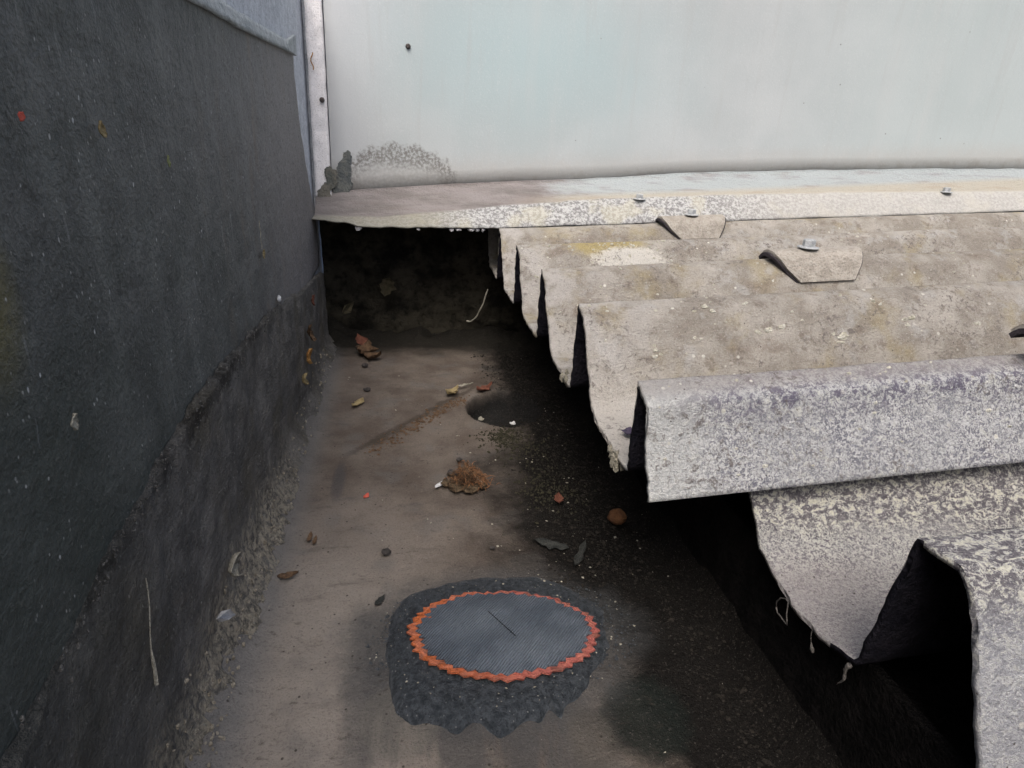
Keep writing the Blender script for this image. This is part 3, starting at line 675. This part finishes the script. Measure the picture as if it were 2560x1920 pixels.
# hanging stalk before the dark opening
pts = [(1.02-.0125*i-.004*math.sin(i*1.3), 7.0+.02*i, -1.66-.062*i+.002*i*i) for i in range(17)]
v, f = tube(pts, [.006+.004*abs(math.sin(i*2.2)) for i in range(17)], 5); ob = obj('dry_stalk', v, f, PALE, origin=(1, 7, -1.9)); tag(ob, 'beaded pale stalk hanging in front of the dark opening', 'stalk')
# scraps inside the opening
leaf('dead_leaf', (-.18, 8.28, -1.95), .26, .2, .5, lmat('dull olive leaf', (.05, .045, .025), (.09, .075, .045)), 'faint olive leaf clump stuck inside the dark opening', 'leaf', .7, 0, 2, (0, -1, .2))
leaf('dead_leaf', (-.70, 7.9, -2.15), .12, .2, 1.5, lmat('dull olive leaf', 0, 0), 'small olive leaf on the wall inside the dark opening', 'leaf', .5, 0, 0, (1, -1, 0))

# moss tuft with orange fibres
random.seed(3)
mt = thing('moss_tuft', (.50, 4.32, FZ), 'orange-brown moss tuft lying on the floor behind the patch', 'moss')
parts = [blobmesh((.50+random.uniform(-.14, .14), 4.27+random.uniform(-.06, .07), FZ+.03), (.055, .04, .03), k, 2, .8) for k in range(9)]
v, f = merge(parts); obj('root_mass', v, f, lmat('mossy soil', (.07, .05, .03), (.14, .10, .06)), mt)
for nm, mt_, n_ in (('orange_fibre', lmat('orange fibre', (.22, .10, .045), (.32, .165, .08)), 420), ('brown_fibre', BRN, 420)):
    parts = []
    for k in range(n_):
        px, py = .52+random.gauss(0, .065), 4.31+random.gauss(0, .045)
        if nm[0] == 'o': px += .04; py += .02
        a = random.uniform(0, 6.28); l = random.uniform(.03, .08); h = random.uniform(.0, .05)
        z0 = FZ+.03+random.uniform(0, .14)*math.exp(-((px-.52)/.10)**2)
        parts.append(tube([(px, py, z0), (px+l*.5*math.cos(a), py+l*.5*math.sin(a), z0+h), (px+l*math.cos(a), py+l*math.sin(a), z0+h*.6-.01)], [.0035, .003, .001], 3))
    v, f = merge(parts); ob = obj(nm, v, f, mt_, mt)
v, f = tube([(.56, 4.36, FZ+.11), (.60, 4.31, FZ+.09), (.64, 4.26, FZ+.06)], [.007, .008, .006], 5); obj('pale_stem', v, f, PALE, mt)

# single pebbles one can point at
PB_ = simple('dark pebble', (.05, .045, .042), (.10, .09, .085), 30, .8, .02)
for (x, y, r, lb) in ((-.118, 3.50, .035, 'small dark round pebble on the bare floor left of centre'), (.418, 4.52, .045, 'flat dark pebble just behind the moss tuft'), (.50, 4.75, .03, 'small angular dark pebble farther behind the moss tuft'), (.62, 3.48, .02, 'small grey pebble between the moss tuft and the patch'), (-.44, 7.18, .04, 'dark pebble in front of the brown leaf heap'), (-.38, 6.4, .04, 'dark clod behind the small yellow leaf')):
    v, f = blobmesh((x, y, FZ+r*.3), (r, r*.8, r*.6), x*9, 2, .5); ob = obj('pebble', v, f, PB_, origin=(x, y, FZ), smooth=True); tag(ob, lb, 'pebble', 'loose pebbles')

# bitumen splash at the wall corner
def polyplate(name, pts, y, th, mat):
    n = len(pts); vs = [(x, y-th, z) for x, z in pts]+[(x, y+.004, z) for x, z in pts]
    fs = [tuple(range(n))[::-1], tuple(range(n, 2*n))]+[(i, (i+1) % n, n+(i+1) % n, n+i) for i in range(n)]
    return vs, fs
def rough_outline(pts, it=4, amp=.02):
    for k in range(it):
        q = []
        for a, b in zip(pts, pts[1:]+pts[:1]):
            q.append(a); d = math.hypot(b[0]-a[0], b[1]-a[1])
            q.append(((a[0]+b[0])/2+random.uniform(-1, 1)*d*.26, (a[1]+b[1])/2+random.uniform(-1, 1)*d*.26))
        pts = q
    return pts
sp = thing('bitumen_splash', (-.8, 7.95, -.6), 'dark ragged splash of bitumen at the corner foot of the pale wall', 'splash')
o1 = [(-.95, -.80), (-.93, -.66), (-.86, -.60), (-.88, -.50), (-.80, -.42), (-.74, -.46), (-.745, -.56), (-.78, -.66), (-.80, -.80)]
o2 = [(-.80, -.79), (-.765, -.64), (-.735, -.52), (-.735, -.42), (-.69, -.35), (-.66, -.25), (-.58, -.24), (-.555, -.30), (-.60, -.38), (-.565, -.44), (-.58, -.52), (-.57, -.66), (-.64, -.78)]
v, f = polyplate('', rough_outline(o1), 7.955, .008, SPL); obj('left_lobe', v, f, SPL, sp)
v, f = polyplate('', rough_outline(o2), 7.985, .008, SPL); obj('tall_lobe', v, f, simple('dark bitumen film', (.09, .105, .11), (.16, .17, .16), 10, .6, .02), sp)
# tiny snail-shell like spiral scrap on the corner strip
pts = [(-.95+.014*math.cos(i*.9), 7.95, .78-.022*i) for i in range(9)]; v, f = tube(pts, [.006]*9, 4); ob = obj('rusty_thread', v, f, ORL, origin=(-.95, 7.95, .7)); tag(ob, 'rusty curled thread on the off-white corner strip', 'thread')
# scraps on roof
leaf('dark_flake', (1.32, 3.03, -1.565), .10, .07, .3, lmat('purple black flake', (.05, .04, .07), (.09, .07, .12)), 'purple-black flake in the valley near the sheet end', 'flake', .3)

# cobweb threads on the near sheet's lower edge
random.seed(11)
WEB = lmat('dusty web', (.08, .075, .07), (.14, .13, .12))
loop = [(1.77, 1.99+.045*math.cos(a)+.012*math.sin(3*a), -2.00+.055*math.sin(a)-.02*math.cos(2*a)) for a in [i*.45 for i in range(15)]]
hang = [(1.78, 1.80+.010*math.sin(t*4)-.03*t, -1.93-.10*t) for t in [i/8 for i in range(9)]]
tip = [(1.79, 1.58+.02*t+.008*math.sin(t*8), -1.91-.14*t) for t in [i/8 for i in range(9)]]
for pts, rr, lb in ((loop, [.0025+.0015*abs(math.sin(i)) for i in range(15)], 'looped dusty cobweb strand below the edge of the near roof sheet'),
                    (hang, [.0015]*6+[.006, .010, .005], 'thin web thread ending in a dusty bead under the near sheet'),
                    (tip, [.012, .009, .010, .006, .008, .005, .004, .002, .001], 'dusty wisp hanging from the lowest point of the near sheet')):
    v, f = tube(pts, rr, 5); ob = obj('cobweb', v, f, WEB, origin=pts[0], smooth=True); tag(ob, lb, 'cobweb', 'cobwebs under the roof edge')
# ragged clods at the valley tips
for (x, y, z, lb) in ((1.17, 2.83, -1.64, 'mossy clod at the valley tip beside the last beige crest'), (1.17, 4.0, -1.62, 'mossy clod at the next valley tip farther back')):
    parts = [blobmesh((x+random.uniform(0, .05), y+random.uniform(-.05, .09), z+random.uniform(-.03, .03)), (.014, .02, .03), k, 2, .9) for k in range(9)]
    v, f = merge(parts); ob = obj('moss_clod', v, f, lmat('mossy crumb', (.20, .19, .15), (.36, .34, .28)), origin=(x, y, z)); tag(ob, lb, 'moss', 'clods on the sheet ends')

# ---- uncountable grit, crust and ridge
random.seed(21)
def floor_z(x, y): return flo((x+1.02)/3.0, (y+3)/13.2)[2]
def scatter(n, pick, rs, seed, zf, flat=.6):
    parts = []
    oc = [(1, 0, 0), (-1, 0, 0), (0, 1, 0), (0, -1, 0), (0, 0, 1), (0, 0, -1)]; fc = [(0, 2, 4), (2, 1, 4), (1, 3, 4), (3, 0, 4), (2, 0, 5), (1, 2, 5), (3, 1, 5), (0, 3, 5)]
    for k in range(n):
        x, y = pick(); r = random.uniform(*rs)*random.uniform(.5, 1.2); e = random.uniform(.4, 1.2); a = random.uniform(0, 3.14)
        z = zf(x, y)+r*flat*.4; c_, s_ = math.cos(a), math.sin(a); vs = []
        for o in oc:
            ox, oy = o[0]*r*random.uniform(.7, 1.3), o[1]*r*e*random.uniform(.7, 1.3)
            vs.append((x+ox*c_-oy*s_, y+ox*s_+oy*c_, z+o[2]*r*flat*random.uniform(.7, 1.3)))
        parts.append((vs, fc))
    return merge(parts)
def pk1():
    while True:
        y = random.uniform(1.2, 7.6); x = random.gauss(1.4, .26)
        if .9 < x < 1.9 and (y > 3.0 or x > 1.6): return x, y
v, f = scatter(3200, pk1, (.005, .019), 1, floor_z); ob = obj('dark_grit', v, f, simple('dark grit', (.018, .016, .014), (.045, .04, .034), 30, .9, .02, .1), origin=(1.4, 4, -ZF)); tag(ob, 'dark grit and soil crumbs along the roof side of the gutter', kind='stuff')
def pk2():
    if random.random() < .6:
        while True:
            x, y = random.gauss(1.2, .3), random.uniform(3.0, 6.0)
            if x < 1.9: return x, y
    return random.uniform(-.8, 1.8), random.uniform(1.6, 7.5)
v, f = scatter(160, pk2, (.003, .014), 2, floor_z); ob = obj('pale_chaff', v, f, PALE, origin=(.8, 4, -ZF)); tag(ob, 'scattered pale chaff and seed scraps on the gutter floor', kind='stuff')
def pk3():
    a = random.uniform(0, 6.28); r = random.uniform(1.06, 1.45); x, y = cx+RX*r*math.cos(a), cy+RY*r*math.sin(a)
    return x, y
v, f = scatter(110, pk3, (.002, .009), 3, lambda x, y: zp+.012); ob = obj('pale_grains', v, f, PALE, origin=(cx, cy, zp)); tag(ob, 'pale grains stuck in the sealant around the patch', kind='stuff')
v, f = scatter(900, pk3, (.003, .011), 4, lambda x, y: zp+.008); ob = obj('sealant_grit', v, f, SEAL, origin=(cx, cy, zp)); tag(ob, 'dark crumbs stuck in the sealant around the patch', kind='stuff')
def pk4():
    c_ = random.choice([(1.08, 5.0, .16, .25), (1.18, 4.25, .15, .25), (.95, 5.2, .1, .1)]); return min(1.8, random.gauss(c_[0], c_[2])), random.gauss(c_[1], c_[3]*.7)
v, f = scatter(1300, pk4, (.004, .015), 5, floor_z, 1.0); ob = obj('moss_crumbs', v, f, simple('olive moss', (.025, .025, .015), (.06, .056, .032), 30, .9, .02), origin=(1.1, 4.6, -ZF)); tag(ob, 'olive moss crumbs in the dark grit', kind='stuff')
def pk5():
    t = random.random()**.8; x = -.28+t*.95; return x+random.gauss(0, .05), 5.35+1.15*(x)+random.gauss(0, .05)
v, f = scatter(420, pk5, (.006, .022), 6, floor_z); ob = obj('silt_line', v, f, BRN, origin=(.2, 5.7, -ZF)); tag(ob, 'wavy line of brown leaf crumbs across the floor', kind='stuff')
# dirt ridge at the wall foot
def pkr(): return 0, 0
parts = []
for k in range(260):
    y = random.uniform(1.2, 4.6) if random.random() < .8 else random.uniform(4.4, 7.4)
    h = abs(random.gauss(0, .16)); x = XW+.07+.11*max(0, 1-h*4)+random.uniform(-.025, -.005); z = -ZF+.03+h
    r = random.uniform(.003, .011); parts.append(blobmesh((x, y, z), (r, r*random.uniform(.7, 1.4), r*random.uniform(.8, 2.2)), k, 1, .7))
v, f = merge(parts); ob = obj('dirt_ridge', v, f, simple('crumbly pale dirt', (.28, .25, .19), (.48, .44, .36), 20, .9, .04), origin=(XW, 3, -ZF)); tag(ob, 'crumbly pale dirt along the foot of the dark wall', kind='stuff')
# grit caught on the lap crack
parts = []
for k in range(260):
    y = random.uniform(1.25, 5.2); z = interp(CRK, y)+random.gauss(0, .03)+(random.uniform(-.12, 0) if 2.4 < y < 3.9 else 0)
    r = random.uniform(.002, .007); parts.append(blobmesh((XW+.028+random.uniform(0, .02), y, z), (r*.8, r*random.uniform(.7, 1.8), r*random.uniform(.8, 2.2)), k, 1, .7))
v, f = merge(parts); ob = obj('crack_grit', v, f, simple('grey crumbs', (.07, .07, .068), (.22, .215, .20), 20, .9, .04), origin=(XW, 3, -1.3)); tag(ob, 'grey crumbs caught along the lap crack of the dark wall', kind='stuff')
# lichen crusts on the sheets
parts = []
for k in range(260):
    c_ = random.choice(CA[1:]); x = 1.25+random.random()**1.3*4.2; y = c_-random.uniform(.02, .36)
    if k < 40: x, y = random.gauss(2.35, .22), CA[1]-random.uniform(.05, .32)
    if y < 2.4: continue
    z = surfA(x, y); r = random.uniform(.004, .015)*(1.6 if random.random() < .1 else 1)
    parts.append(blobmesh((x, y, z), (r*1.2, r*.5, r*.9), k, 1, .7))
for k in range(6):
    bx_, by_ = ((2.45, 3.60), (3.0, 3.56), (2.0, 3.70), (1.7, 3.55), (3.6, 3.62), (4.1, 3.55))[k]
    for q in range(7 if k < 2 else 3):
        x, y = bx_+random.gauss(0, .05), by_+random.gauss(0, .02); r = random.uniform(.010, .024); parts.append(blobmesh((x, y, surfA(x, y)), (r*1.2, r*.5, r*.9), q+k, 2, .9))
v, f = merge(parts); ob = obj('lichen_crust', v, f, simple('cream lichen', (.52, .50, .40), (.74, .73, .66), 18, .95, .04), origin=(2.5, 4.5, -1)); tag(ob, 'cream lichen crusts dotting the beige roof corrugations', kind='stuff')
for o in bpy.data.objects:
    if '_o' in o: del o['_o']
